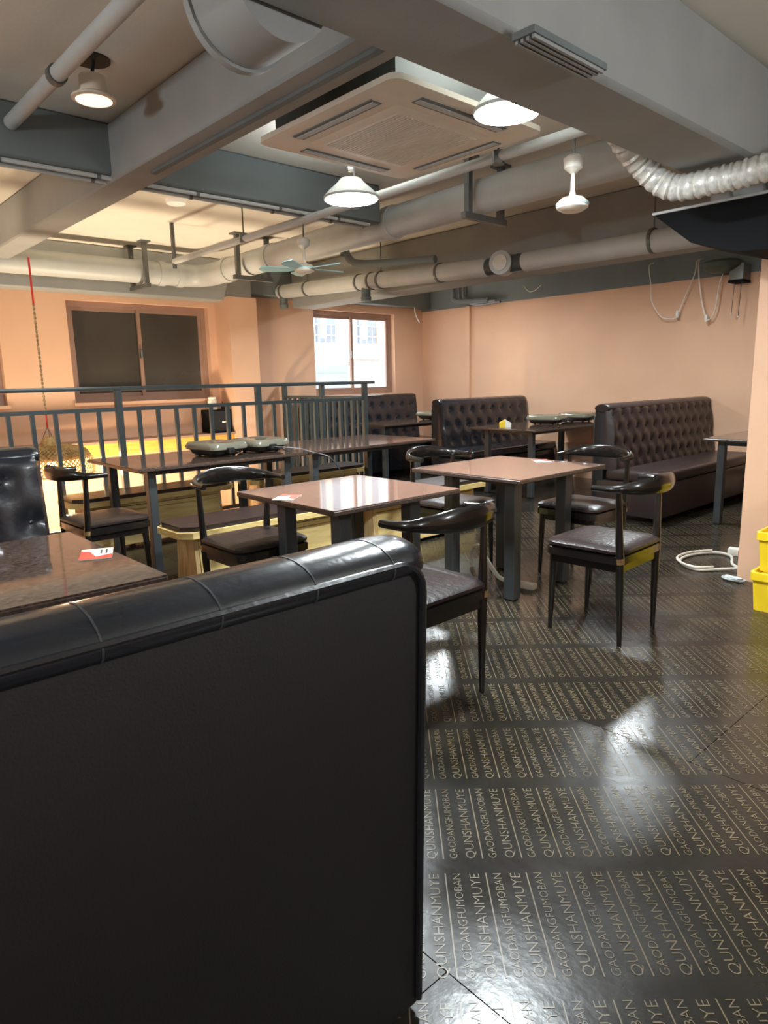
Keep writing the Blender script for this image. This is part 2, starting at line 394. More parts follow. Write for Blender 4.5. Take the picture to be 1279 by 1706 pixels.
p2 = thing('waste_pipe', 'long grey waste pipe slung under the right hand beam', 'pipe', (-7.6, 5.1, 2.3))
O = (-7.6, 5.1, 2.3)
bm = BM(); tube(bm, rel([(-7.48, 5.1, 2.415), (-4.15, 5.1, 2.285)], O), 0.082, 18); obj('pipe_run', bm, m_pipe, p2, True)
bm = BM(); tube(bm, rel([(-3.75, 5.1, 2.28), (-1.76, 5.1, 2.255)], O), 0.082, 18); obj('pipe_run', bm, m_pipe, p2, True)
bm = BM(); tube(bm, rel([(-4.2, 5.1, 2.285), (-3.7, 5.1, 2.28)], O), 0.074, 18); obj('joint_sleeve', bm, m_rail, p2, True)
# capped branch facing the room
bm = BM(); tube(bm, rel([(-3.98, 5.12, 2.285), (-3.93, 4.98, 2.285)], O), 0.10, 20); cp_ = obj('clean_out_cap', bm, m_pipe, p2, True)
bm = BM(); tube(bm, rel([(-3.93, 4.985, 2.285), (-3.925, 4.965, 2.285)], O), 0.066, 20); obj('cap_disc', bm, m_white, cp_, True)
for x in (-7.4, -6.9, -5.95, -5.75, -5.6, -4.75, -2.6):
    z = 2.42-(x+7.62)*0.0389 if x < -4 else 2.272
    bm = BM(); tube(bm, rel([(x-0.012, 5.1, z), (x+0.012, 5.1, z)], O), 0.093, 18); cl_ = obj('pipe_clamp', bm, m_steel, p2, True)
    if x in (-6.9, -5.6, -2.6):
        bm = BM(); tube(bm, rel([(x, 5.1, z+0.085), (x, 5.1, ZS-0.002)], O), 0.006, 6); obj('threaded_rod', bm, m_steel, cl_)
for x in (-7.42, -5.85):
    z = 2.42-(x+7.62)*0.0389
    bm = BM(); lathe(bm, [(0.055, -0.2), (0.058, -0.16), (0.05, -0.15), (0.05, -0.06)], Vector((x, 5.1, z))-Vector(O), 16); obj('drain_stub', bm, m_darkgrey, p2, True)

bp_ = thing('branch_pipe', 'dark branch pipe dropping from the slab beside the waste pipe', 'pipe', (-5.6, 4.7, 2.4))
O = (-5.6, 4.7, 2.4)
bm = BM(); tube(bm, rel(smooth_path([(-5.62, 4.62, ZS), (-5.6, 4.62, 2.62), (-5.55, 4.63, 2.5), (-5.4, 4.66, 2.44), (-4.95, 4.74, 2.40), (-4.55, 4.82, 2.38)]), O), 0.036, 12); obj('pipe_run', bm, m_darkgrey, bp_, True)
bm = BM(); tube(bm, rel([(-5.61, 4.62, 2.53), (-5.6, 4.62, 2.66)], O), 0.046, 12); obj('coupling', bm, m_darkgrey, bp_, True)

ct = thing('cable_trunking', 'dark bundle of conduits dropping along the right wall corner', 'conduit', (-6.9, 7.75, 2.3))
O = (-6.9, 7.75, 2.3)
for i, (x, w) in enumerate(((-6.98, 0.05), (-6.86, 0.03), (-6.78, 0.03))):
    bm = BM(); tube(bm, rel(smooth_path([(x, 7.76, ZS), (x, 7.76, 2.5), (x+0.03, 7.76, 2.42), (x+0.25, 7.74, 2.38-0.03*i), (x+0.7, 7.72, 2.36-0.02*i)]), O), w*0.7, 8); obj('conduit', bm, m_darkgrey if i == 0 else m_steel, ct, True)

lp = thing('wall_pipe', 'grey pipe under the slab at the upper left corner', 'pipe', (-4.0, 1.15, 2.6))
O = (-4.0, 1.15, 2.6)
bm = BM(); tube(bm, rel([(-4.04, 1.17, 2.62), (-1.75, 1.17, 2.62)], O), 0.034, 14); obj('pipe_run', bm, m_pipe, lp, True)
bm = BM(); tube(bm, rel([(-3.35, 1.17, 2.62), (-3.31, 1.17, 2.62)], O), 0.042, 14); obj('pipe_clamp', bm, m_steel, lp, True)

for i, (z, x, lab) in enumerate(((2.445, -4.07, 'thin white conduit clipped along the cross beam, upper of the pair'), (2.445, -4.16, 'thin white conduit under the cross beam, behind the other'))):
    cd = thing('conduit', lab, 'conduit', (x, 2.0, z), 0, 'conduits along the cross beam')
    bm = BM(); tube(bm, [(0, -4.5, 0), (0, 1.6, 0)], 0.012, 8); obj('conduit_run', bm, m_pipe, cd, True)
    for yy in (-0.9, -0.4, 0.2, 0.8, 1.3): 
        bm = BM(); tube(bm, [(0, yy-0.01, 0), (0, yy+0.01, 0)], 0.016, 8); obj('clip', bm, m_steel, cd)
# cable channel under the long beam
tr = boxo('cable_channel', (-3.75, -1.9, 1.76, 1.79, 2.415, 2.43), m_darkgrey); tag(tr, 'dark cable channel along the underside of the long ceiling beam', 'channel')

# round metal duct at the top of the picture
du = thing('exhaust_duct', 'round grey exhaust duct hanging at the top edge of the photo', 'duct', (-1.97, 1.24, 2.40))
bm = BM(); tube(bm, [(0.0, 0, 0.0), (0.08, 0, 0), (0.228, 0, 0.0)], 0.165, 28); obj('duct_body', bm, m_grey, du, True)
bm = BM(); tube(bm, [(-0.015, 0, 0), (0.012, 0, 0)], 0.175, 28); obj('duct_flange', bm, m_grey, du, True)
bm = BM(); tube(bm, [(0.0, 0.17, 0.05), (0.1, 0.175, 0.06), (0.228, 0.175, 0.07)], 0.01, 8); obj('cable', bm, m_white, du, True)

# flexible duct
fd = thing('flexible_duct', 'white ribbed flexible duct sagging under the front beam', 'duct', (-1.7, 3.55, 2.2))
O = (-1.7, 3.55, 2.2)
path = smooth_path([(-1.88, 2.95, 2.64), (-1.90, 3.2, 2.54), (-1.88, 3.44, 2.38), (-1.75, 3.57, 2.228), (-1.52, 3.6, 2.215), (-1.3, 3.6, 2.225), (-1.0, 3.62, 2.26), (-0.6, 3.65, 2.3)], 16)
rad = [0.062+0.005*math.sin(i*2.4) for i in range(len(path))]
bm = BM(); tube(bm, rel(path, O), rad, 18); obj('duct_sleeve', bm, m_duct, fd, True)

# black hood, duct stub and its flange at the right
hd = thing('exhaust_hood', 'black metal exhaust hood above the column at the right edge', 'hood', (-1.60, 4.2, 1.95))
bm = BM(); prism(bm, [(-0.42, 0.24), (0.5, 0.25), (0.5, -0.05), (0.05, -0.02), (-0.2, 0.06)], 'y', -0.24, 0.24); obj('hood_shell', bm, m_hood, hd)
bm = BM(); box(bm, -0.43, 0.5, -0.25, 0.25, 0.24, 0.255, bev=0.004); obj('hood_rim', bm, m_pipe, hd, True)
bm = BM(); lathe(bm, [(0.085, 0.265), (0.085, 0.4), (0.1, 0.41), (0.1, 0.46), (0.085, 0.47), (0.085, 0.62)], (-0.12, 0, 0), 20); obj('duct_stub', bm, m_pipe, hd, True)
bm = BM(); tube(bm, [(-0.05, -0.02, 0.36), (0.5, -0.05, 0.37)], 0.09, 18); obj('duct_branch', bm, m_pipe, hd, True)
bm = BM(); tube(bm, [(0.12, -0.03, 0.362), (0.16, -0.03, 0.362)], 0.10, 18); obj('duct_clamp', bm, m_steel, hd, True)
# slatted vent on the front beam
vt = thing('beam_vent', 'small dark slatted vent on the edge of the front beam', 'vent', (-1.36, 2.02, 2.30))
boxo('vent_box', (-0.04, 0.04, -0.2, 0.2, -0.02, 0.0), m_darkgrey, vt)
for i in range(4): boxo('slat', (-0.036+i*0.02, -0.026+i*0.02, -0.19, 0.19, -0.03, -0.02), m_grey, vt)

# ---------------------------------------------------------------- air conditioner
ac = thing('ceiling_cassette', 'white square ceiling cassette air conditioner beside the long beam', 'air conditioner', (-2.5, 2.41, 2.40))
bm = BM(); loft(bm, [(0.80, 0.80, 0.05, 0.0), (0.95, 0.95, 0.05, 0.008), (0.95, 0.95, 0.05, 0.03), (0.9, 0.9, 0.04, 0.04)]); obj('panel', bm, m_cream, ac, True)
bm = BM(); box(bm, -0.41, 0.41, -0.41, 0.41, 0.04, 0.29); obj('casing', bm, m_steel, ac)
for a in range(4):
    R = Matrix.Rotation(a*PI/2, 4, 'Z')
    bm = BM(); box(bm, -0.27, 0.27, 0.355, 0.415, -0.003, 0.004); bmesh.ops.transform(bm, matrix=R, verts=bm.verts[:]); s = obj('air_slot', bm, m_darkgrey, ac)
    bm = BM(); box(bm, -0.265, 0.265, 0.37, 0.40, -0.007, -0.003); bmesh.ops.transform(bm, matrix=R, verts=bm.verts[:]); obj('louvre', bm, m_pipe, s)
bm = BM(); loft(bm, [(0.56, 0.56, 0.02, -0.008), (0.6, 0.6, 0.02, 0.0)]); gr = obj('intake_grille', bm, m_cream, ac, True)
bm = BM()
for i in range(30): box(bm, -0.25, 0.25, -0.25+i*0.0172, -0.25+i*0.0172+0.009, -0.0105, -0.008)
g = obj('grille_ribs', bm, m_white, gr); g['kind'] = 'stuff'

# ---------------------------------------------------------------- lamps
def round_lamp(label, loc, r, power=LAMP_W, lens=None, group='round ceiling lamps'):
    t = thing('round_lamp', label, 'lamp', loc, 0, group)
    bm = BM(); lathe(bm, [(r*1.02, 0.0), (r*1.04, 0.012), (r*0.8, 0.05), (r*0.5, 0.09), (r*0.4, 0.11)], seg=32); obj('shade', bm, m_pipe, t, True)
    bm = BM(); lathe(bm, [(r*0.6, -0.012), (r*0.97, -0.004), (r*0.97, 0.0)], seg=32); obj('diffuser', bm, lens or m_lens, t, True)
    h = ZS-loc[2]
    if h > 0.17:
        bm = BM(); tube(bm, [(0, 0, 0.15), (0, 0, h)], 0.012, 8); obj('stem', bm, m_white, t)
    if power:
        l = area_light('lamp_light', (0, 0, -0.02), power, r*1.8, LAMP_COL); l.parent = t
        u = area_light('ceiling_fill_light', (0, 0, 0.165), power*UP, r*2.2, LAMP_COL, (PI, 0, 0)); u.parent = t  # extra light above the closed shade, added for the ceiling
    return t
round_lamp('bright round lamp between the cassette and the blue fan', (-3.24, 2.73, 2.33), 0.155)
round_lamp('bright round lamp half hidden by the front beam', (-1.92, 2.47, 2.37), 0.135)
round_lamp('round lamp hidden behind the right beam, above the brown booth sofa', (-3.05, 5.9, 2.385), 0.15, LAMP_W*0.6)
round_lamp('round lamp hidden behind the right beam, above the middle booth sofa', (-5.8, 6.2, 2.41), 0.15, LAMP_W*0.6)
FILL_GLOBES = [('added fill globe over the aisle right of the camera, out of view', (0.95, 2.3, 2.02), 55), ('added fill globe over the booths left of the camera, out of view', (-2.4, -1.3, 2.02), 80), ('added fill globe behind the camera, out of view', (0.9, -1.5, 2.02), 45)]
def fill_globe_lamp(label, loc, power):  # unseen globes, added to brighten the undersides of the ceiling
    t = thing('fill_globe', label, 'lamp', loc, 0, 'added fill globes around the camera')
    bm = BM(); lathe(bm, [(0.03, 0.14), (0.04, 0.16), (0.03, 0.19)], seg=16); obj('cap', bm, m_white, t, True)
    bm = BM(); tube(bm, [(0, 0, 0.18), (0, 0, ZS-loc[2])], 0.006, 6); obj('flex', bm, m_dark, t)
    bm = BM(); bmesh.ops.create_uvsphere(bm, u_segments=20, v_segments=12, radius=0.15)
    obj('globe', bm, emit('fill_globe_glow', (240, 250, 255), power/(PI*0.283)), t, True)
    return t
for args in FILL_GLOBES: fill_globe_lamp(*args)
dl = thing('downlight', 'cream downlight can hanging loose from its dark hole', 'lamp', (-3.35, 1.33, 2.56))
bm = BM(); lathe(bm, [(0.075, 0.0), (0.095, 0.004), (0.095, 0.012), (0.06, 0.03), (0.055, 0.1)], seg=28); obj('trim_ring', bm, m_cream, dl, True)
bm = BM(); lathe(bm, [(0.06, -0.006), (0.078, 0.0)], seg=28); obj('lens', bm, m_warmlens, dl, True)
bm = BM(); lathe(bm, [(0.085, 0.164), (0.085, 0.169)], seg=28); obj('ceiling_hole', bm, m_dark, dl)
bm = BM(); tube(bm, [(0, 0, 0.1), (0.01, 0.01, 0.165)], 0.008, 6); obj('lead_wire', bm, m_dark, dl)
fl2 = thing('flush_light', 'small round flush light on the pale slab above the drain pipe', 'lamp', (-5.35, 2.7, ZS-0.035))
bm = BM(); lathe(bm, [(0.055, 0.0), (0.075, 0.008), (0.08, 0.035)], seg=24); obj('cover', bm, m_offlens, fl2, True)

# ---------------------------------------------------------------- fans
def fan(label, loc, blades, span, m_bl, rot=0.2):
    t = thing('ceiling_fan', label, 'fan', loc, rot, None)
    bm = BM(); lathe(bm, [(0.02, -0.03), (0.05, -0.028), (0.078, -0.012), (0.08, 0.012), (0.055, 0.035), (0.02, 0.045)], seg=24); obj('motor_housing', bm, m_cream, t, True)
    bm = BM(); lathe(bm, [(0.082, 0.0), (0.082, 0.008)], seg=24); obj('motor_band', bm, m_fanblue, t, True)
    bm = BM(); lathe(bm, [(0.02, 0.04), (0.012, 0.07), (0.01, 0.15), (0.014, 0.155)], seg=12); obj('down_rod', bm, m_cream, t, True)
    bm = BM(); lathe(bm, [(0.014, 0.15), (0.045, 0.175), (0.05, 0.22), (0.03, 0.235)], seg=20); obj('canopy', bm, m_white, t, True)
    h = ZS-loc[2]
    bm = BM(); tube(bm, [(0, 0, 0.23), (0.005, 0, h)], 0.006, 6); obj('hanger_hook', bm, m_steel, t)
    for i in range(blades):
        a = 2*PI*i/blades; bm = BM()
        pts = [(0.06, -0.022), (0.14, -0.05), (span, -0.045), (span+0.03, 0.0), (span, 0.05), (0.14, 0.03), (0.06, 0.018)]
        vs = [bm.verts.new((x, y, 0.004+y*0.25)) for x, y in pts]; bm.faces.new(vs)
        r = bmesh.ops.extrude_face_region(bm, geom=bm.faces[:]); bmesh.ops.translate(bm, vec=(0, 0, 0.005), verts=[v for v in r['geom'] if isinstance(v, bmesh.types.BMVert)])
        bmesh.ops.recalc_face_normals(bm, faces=bm.faces[:])
        bmesh.ops.rotate(bm, cent=(0, 0, 0), matrix=Matrix.Rotation(a, 3, 'Z'), verts=bm.verts[:]); obj('blade', bm, m_bl, t)
    return t
fan('small ceiling fan with pale blue blades above the grill table', (-4.58, 3.36, 2.17), 5, 0.33, m_fanblue)
fan('white ceiling fan motor without blades in front of the right beam', (-2.07, 3.2, 2.145), 0, 0, m_fanblue)

# ---------------------------------------------------------------- railing
RX, RY = -6.0, 5.17
rl = thing('stair_railing', 'dark grey metal railing around the stair opening', 'railing', (RX, RY, 0))
bm = BM(); box(bm, -0.028, 0.028, -7.2, 0.14, 1.262, 1.298, bev=0.008); obj('handrail', bm, m_rail, rl, True)
bm = BM(); box(bm, -0.018, 0.018, -7.2, 0.0, 1.085, 1.118); obj('mid_rail', bm, m_rail, rl)
bm = BM(); box(bm, -0.018, 0.018, -7.2, 0.0, 0.08, 0.115); obj('bottom_rail', bm, m_rail, rl)
bm = BM(); box(bm, -1.62, -0.03, -0.025, 0.025, 1.27, 1.296, bev=0.006); obj('handrail', bm, m_rail, rl, True)
bm = BM(); box(bm, -1.62, -0.02, -0.016, 0.016, 1.10, 1.13); obj('mid_rail', bm, m_rail, rl)
bm = BM(); box(bm, -1.62, -0.02, -0.016, 0.016, 0.08, 0.115); obj('bottom_rail', bm, m_rail, rl)
post_b = (-0.026, 0.026, -0.026, 0.026, -0.0, 1.262)
pm = None; bmn = None
def rep(name, b, m, parent, loc, cache):
    if name not in cache:
        o = boxo(name, b, m, parent); cache[name] = o.data
    else:
        o = bpy.data.objects.new(name, cache[name]); C.objects.link(o); o.parent = parent
    o.location = loc; return o
cache = {}
for i in range(6):
    y = -i*1.41
    rep('post', post_b, m_rail, rl, (0, y, 0), cache)
    if i < 5:
        for k in range(1, 8): rep('baluster', (-0.015, 0.015, -0.016, 0.016, 0.115, 1.086), m_rail, rl, (0, y-k*1.41/8, 0), cache)
for x in (-0.8, -1.6): rep('post', post_b, m_rail, rl, (x, 0, 0), cache)
for k in range(1, 14):
    if k == 7: continue
    rep('baluster', (-0.012, 0.012, -0.014, 0.014, 0.115, 1.086), m_rail, rl, (-k*1.6/14, 0, 0.012), cache)

# ---------------------------------------------------------------- tables
def table(name, label, x0, x1, y0, y1, top, inset=0.18, legw=0.072, group='dining tables', h=0.755, legs=True):
    cx, cy = (x0+x1)/2, (y0+y1)/2; w, d = x1-x0, y1-y0
    t = thing(name, label, 'table', (cx, cy, 0), 0, group)
    bm = BM(); box(bm, -w/2+.002, w/2-.002, -d/2+.002, d/2-.002, h-0.004, h); tp = obj('tabletop', bm, top, t)
    bm = BM(); box(bm, -w/2, w/2, -d/2, d/2, h-0.026, h-0.004, bev=0.004, seg=1); obj('edge_band', bm, m_edge, tp)
    iy = min(inset, d/2-0.1); hw = legw/2
    for sx in (-1, 1):
        for sy in (-1, 1):
            px, py = sx*(w/2-inset), sy*(d/2-iy)
            bm = BM(); box(bm, px-hw, px+hw, py-hw, py+hw, 0.006, h-0.026, bev=0.004, seg=1); lg_ = obj('leg', bm, m_leg, t)
            boxo('foot_pad', (px-hw+.01, px+hw-.01, py-hw+.01, py+hw-.01, 0, 0.006), m_dark, lg_)
    bm = BM()
    for s in (-1, 1): box(bm, -w/2+inset+hw, w/2-inset-hw, s*(d/2-iy)-0.015, s*(d/2-iy)+0.015, h-0.066, h-0.026)
    for s in (-1, 1): box(bm, s*(w/2-inset)-0.015, s*(w/2-inset)+0.015, -d/2+iy+hw, d/2-iy-hw, h-0.066, h-0.026)
    obj('apron', bm, m_leg, t); return t
table('dining_table', 'square brown table with two chairs, nearest the right booths', -3.05, -2.215, 3.0, 3.88, m_tabletop)
table('dining_table', 'square brown table reflecting the window, behind the big black sofa back', -3.08, -2.275, 1.77, 2.585, m_tabletop)
table('dining_table', 'dark marbled table in the lower left, beside the big black sofa back', -2.72, -1.865, -0.6, 0.83, m_tabletop_dark)
table('dining_table', 'long dark table carrying two electric grills by the railing', -5.38, -4.43, 1.83, 3.21, m_tabletop_dark, inset=0.13, legw=0.06)
table('dining_table', 'long shiny table without grills at the railing corner', -5.38, -4.43, 3.225, 4.68, m_tabletop, inset=0.13, legw=0.06)
table('dining_table', 'booth table with a tissue pack and two electric grills', -5.15, -4.25, 6.0, 7.78, m_tabletop_dark, inset=0.15, legw=0.06)
table('dining_table', 'booth table under the window with one electric grill', -7.0, -6.32, 5.75, 7.5, m_tabletop_dark, inset=0.15, legw=0.06)
table('dining_table', 'booth table half hidden by the peach column', -2.52, -1.75, 6.0, 7.7, m_tabletop_dark, inset=0.12, legw=0.06)

# ---------------------------------------------------------------- horn chairs
def make_chair(label, loc, rotz):
    t = thing('horn_chair', label, 'chair', loc, rotz, 'black horn back chairs')
    bm = BM(); loft(bm, [(0.40, 0.42, 0.03, 0.405), (0.42, 0.44, 0.035, 0.41), (0.42, 0.44, 0.035, 0.448), (0.41, 0.43, 0.03, 0.452)]); obj('seat_frame', bm, m_chair, t, True)
    bm = BM(); loft(bm, [(0.40, 0.42, 0.05, 0.452), (0.43, 0.45, 0.06, 0.462), (0.43, 0.45, 0.06, 0.475), (0.40, 0.42, 0.06, 0.487), (0.28, 0.30, 0.06, 0.494)]); obj('cushion', bm, m_cushion, t, True)
    for sy in (-1, 1):
        bm = BM(); tube(bm, [(0.185, sy*0.19, 0), (0.18, sy*0.188, 0.2), (0.175, sy*0.185, 0.41)], [0.011, 0.017, 0.021], 10); obj('leg', bm, m_chair, t, True)
        bm = BM(); tube(bm, [(-0.20, sy*0.185, 0), (-0.195, sy*0.19, 0.2), (-0.19, sy*0.198, 0.43), (-0.185, sy*0.208, 0.6), (-0.18, sy*0.218, 0.765)], [0.011, 0.017, 0.022, 0.017, 0.014], 10); lg_ = obj('leg', bm, m_chair, t, True)
        bm = BM(); tube(bm, [(-0.191, sy*0.197, 0.415), (-0.19, sy*0.199, 0.442)], [0.0226, 0.0226], 10); obj('worn_ring', bm, m_chairwear, lg_, True)
    ctrl = [(-0.06, -0.245, 0.775), (-0.13, -0.243, 0.776), (-0.20, -0.225, 0.78), (-0.262, -0.165, 0.787), (-0.295, -0.08, 0.793), (-0.302, 0, 0.794)]
    ctrl = ctrl+[(x, -y, z) for x, y, z in ctrl[-2::-1]]
    ra = [0.015, 0.017, 0.023, 0.036, 0.044, 0.046]; ra = ra+ra[-2::-1]
    rt = [0.015, 0.017, 0.020, 0.019, 0.015, 0.013]; rt = rt+rt[-2::-1]
    P = smooth_path(ctrl, 4); n = len(P)
    def itp(L, i):
        u = i/(n-1)*(len(L)-1); k = min(int(u), len(L)-2); f = u-k; return L[k]*(1-f)+L[k+1]*f
    bm = BM(); tube(bm, P, [itp(rt, i) for i in range(n)], 12, True, [itp(ra, i) for i in range(n)]); obj('horn_backrest', bm, m_chair, t, True)
    for sy in (-1, 1):
        bm = BM(); box(bm, -0.18, 0.175, sy*0.195-0.009, sy*0.195+0.009, 0.37, 0.405); obj('seat_rail', bm, m_chair, t)
    bm = BM(); box(bm, 0.165, 0.183, -0.18, 0.18, 0.37, 0.405); obj('seat_rail', bm, m_chair, t)
    bm = BM(); box(bm, -0.198, -0.18, -0.18, 0.18, 0.37, 0.405); obj('seat_rail', bm, m_chair, t)
    return t
ch0 = make_chair('black horn chair in the open aisle, back to the crates', (-1.79, 3.14, 0), PI+0.04)
dup(ch0, (-1.93, 1.915, 0), PI+0.02, 'black horn chair just right of the big sofa back')
dup(ch0, (-3.163, 1.91, 0), 0.0, 'black horn chair left of the window reflecting table')
dup(ch0, (-3.12, 3.47, 0), 0.05, 'black horn chair tucked between the two square tables and the pine bench')
dup(ch0, (-2.43, 3.968, 0), -PI/2, 'black horn chair at the far side of the right square table')
dup(ch0, (-4.42, 1.575, 0), PI/2+0.04, 'black horn chair at the left end of the grill table')

# ---------------------------------------------------------------- pine benches
def make_bench(label, loc, L):
    t = thing('pine_bench', label, 'bench', loc, 0, 'pine benches with black pads')
    w, c = 0.21, 0.07
    octo = [(-w+c, -L/2), (w-c, -L/2), (w, -L/2+c), (w, L/2-c), (w-c, L/2), (-w+c, L/2), (-w, L/2-c), (-w, -L/2+c)]
    bm = BM(); prism(bm, octo, 'z', 0.375, 0.415); obj('seat_board', bm, m_wood, t)
    bm = BM(); prism(bm, [(x*0.9, y-math.copysign(0.025, y)) for x, y in octo], 'z', 0.415, 0.445); obj('seat_pad', bm, m_brownvinyl, t)
    for s in (-1, 1):
        y = s*(L/2-0.13)
        bm = BM(); prism(bm, [(-0.15, 0), (0.15, 0), (0.11, 0.375), (-0.11, 0.375)], 'y', y-0.014, y+0.014); obj('end_board', bm, m_woodend, t)
        # long side panel, splayed like the ends
        bm = BM(); prism(bm, [(s*0.147, 0.03), (s*0.162, 0.03), (s*0.124, 0.30), (s*0.109, 0.30)], 'y', -L/2+0.145, L/2-0.145); obj('side_panel', bm, m_wood, t)
        for z0, z1, k in ((0.305, 0.335, 0.1235), (0.341, 0.375, 0.1185)):
            bm = BM(); prism(bm, [(s*(k-0.016), z0), (s*k, z0), (s*(k-0.004), z1), (s*(k-0.018), z1)], 'y', -L/2+0.145, L/2-0.145); obj('slat', bm, m_wood, t)
        bm = BM(); prism(bm, [(s*0.135, 0.03), (s*0.147, 0.03), (s*0.102, 0.37), (s*0.092, 0.37)], 'y', -L/2+0.145, L/2-0.145); obj('backing', bm, m_groove, t)
    return t
b0 = make_bench('pine bench with black pad, facing the grill table from the aisle', (-3.99, 2.5, 0), 1.42)
dup(b0, (-3.99, 3.98, 0), 0, 'pine bench with black pad, second from the left on the aisle side')
dup(b0, (-5.60, 2.4, 0), 0, 'pine bench along the railing behind the grill table')
dup(b0, (-5.60, 4.0, 0), 0, 'pine bench along the railing behind the empty shiny table')

# ---------------------------------------------------------------- tufted sofas
btn = None
def sofa(label, loc, rotz, L, H=1.05, m=m_black, rows=3, pitch=0.20, near=False, depth=0.66, rv=0.042, seams=None, tuft=0.10):
    global btn
    t = thing('booth_sofa', label, 'sofa', loc, rotz, 'black tufted booth sofas')
    h2 = L/2
    bm = BM(); box(bm, 0.03, depth-0.01, -h2+0.01, h2-0.01, 0.05, 0.36, bev=0.02); obj('base_skirt', bm, m, t, True)
    bm = BM(); box(bm, 0.13, depth+0.01, -h2, h2, 0.362, 0.46, bev=0.035, seg=4); obj('seat_cushion', bm, m, t, True)
    for sx in (0.1, depth-0.08):
        for sy in (-1, 1):
            bm = BM(); lathe(bm, [(0.02, 0), (0.026, 0.05)], (sx, sy*(h2-0.1), 0), 10); obj('foot', bm, m_dark, t)
    # rear panel, rounded top
    bm = BM(); zr = H-rv; z1 = zr-0.0 if not near else H-0.03; box(bm, 0.0, 0.10, -h2+0.012, h2-0.012, 0.012 if near else 0.055, z1, bev=0.01)
    if near:
        for v in bm.verts: v.co.y *= 1-0.025*(1-v.co.z/H)
    bk = obj('back_panel', bm, m_blackback, t, True)
    # top roll with closed rounded ends
    n = 10; ys = [-h2+0.004, -h2+0.015, -h2+0.045]+[-h2+0.045+(L-0.09)*i/n for i in range(1, n)]+[h2-0.045, h2-0.015, h2-0.004]
    rr = [0.8, 0.95, 1.0]+[1.0]*(n-1)+[1.0, 0.95, 0.8]
    bm = BM(); tube(bm, [(0.072, y, zr) for y in ys], [0.083*r for r in rr], 20, True, [rv*r for r in rr]); tp = obj('top_roll', bm, m, t, True)
    sm = 0.19
    k = int((L-0.3)/sm)
    for y in (seams or [-k*sm/2+i*sm for i in range(k+1)]):
        bm = BM(); tube(bm, [(0.072, y-0.0015, zr), (0.072, y+0.0015, zr)], 0.0842, 20, True, rv+0.0012); obj('seam', bm, m_leg if near else m, tp, True)
    # piping round the rear panel
    bm = BM(); e = 0.016; bt_ = 0.975 if near else 1.0; zp = H-0.036 if near else z1-0.05
    arc = lambda cy, cz, a0, a1: [(-0.004, cy+0.06*math.cos(a0+(a1-a0)*i/6), cz+0.06*math.sin(a0+(a1-a0)*i/6)) for i in range(7)]
    tube(bm, [(-0.004, -(h2-e)*bt_, 0.03)]+arc(-h2+e+0.06, zp-0.06, PI, PI/2)+arc(h2-e-0.06, zp-0.06, PI/2, 0)+[(-0.004, (h2-e)*bt_, 0.03)], 0.008, 8); obj('piping', bm, m, bk, True)
    # tufted front
    bm = BM(); ny = int(L/0.025); nz = 22; za, zb = 0.45, H-0.012; rowh = (zb-za-0.05)/rows
    def disp(y, z):
        a = (y/pitch+(z-za-0.1)/(rowh*2))*PI; b = (y/pitch-(z-za-0.1)/(rowh*2))*PI
        m_, n_ = a/PI, b/PI
        yy = (m_+n_)/2; qq = (m_-n_)/2
        best = 9.0
        A, B = math.floor(m_), math.floor(n_)
        for i_ in (A-1, A, A+1):
            for j_ in (B-1, B, B+1):
                by = pitch*(i_+j_+1)/2; bz = za+0.1+(i_-j_)/2*rowh*2
                best = min(best, (by-y)**2+(bz-z)**2)
        dim = math.exp(-best/0.0011)+0.35*math.exp(-best/0.005)
        return 0.034*(tuft*math.sqrt(abs(math.cos(a)*math.cos(b)))+(1-tuft)*(1-0.74*dim))
    g = []
    for i in range(ny+1):
        y = -h2+0.006+(L-0.012)*i/ny; col = []
        ef = min(1, (h2-abs(y))/0.03)
        for j in range(nz+1):
            z = za+(zb-za)*j/nz; base = 0.205-0.075*(z-za)/(zb-za)
            tz = max(0.0, min(1, (zb-z)/0.06)); rd = 0.06*(1-math.sqrt(max(0, 1-(1-tz)**2)))
            col.append(bm.verts.new((base-0.03*(1-ef)**2+disp(y, z)*ef-rd, y, z)))
        g.append(col)
    for i in range(ny):
        for j in range(nz): bm.faces.new((g[i][j], g[i+1][j], g[i+1][j+1], g[i][j+1]))
    # closing rim back to the panel
    edge = [e for e in bm.edges if e.is_boundary]
    r = bmesh.ops.extrude_edge_only(bm, edges=edge)
    for v in [v for v in r['geom'] if isinstance(v, bmesh.types.BMVert)]: v.co.x = 0.095
    bmesh.ops.recalc_face_normals(bm, faces=bm.faces[:])
    tf = obj('tufted_back', bm, m, t, True)
    # buttons sit in the dimples
    if btn is None:
        bb = BM(); bmesh.ops.create_uvsphere(bb, u_segments=8, v_segments=6, radius=0.011); btn = bpy.data.meshes.new('button'); bb.to_mesh(btn); bb.free(); btn.materials.append(m_black)
    # zeros of both cosines: y/pitch + q = m+1/2, y/pitch - q = n+1/2
    nb = int(L/pitch)+2
    for a in range(-nb, nb):
        for b in range(-nb, nb):
            y = pitch*(a+b+1)/2; q = (a-b)/2; z = za+0.1+q*rowh*2
            if abs(y) < h2-0.05 and za+0.05 < z < zb-0.07:
                base = 0.205-0.075*(z-za)/(zb-za)
                o = bpy.data.objects.new('button', btn); C.objects.link(o); o.parent = tf; o.location = (base+0.004, y, z)
    return t
sofa('huge black sofa back filling the lower left foreground', (-0.872, -0.18, 0), PI, 2.15, 1.008, near=True, rv=0.042, seams=[-(0.984-0.172*i) for i in range(12)])
sofa('black tufted sofa back facing us at the left edge behind the marbled table', (-3.36, -0.18, 0), 0, 2.16, 1.05)
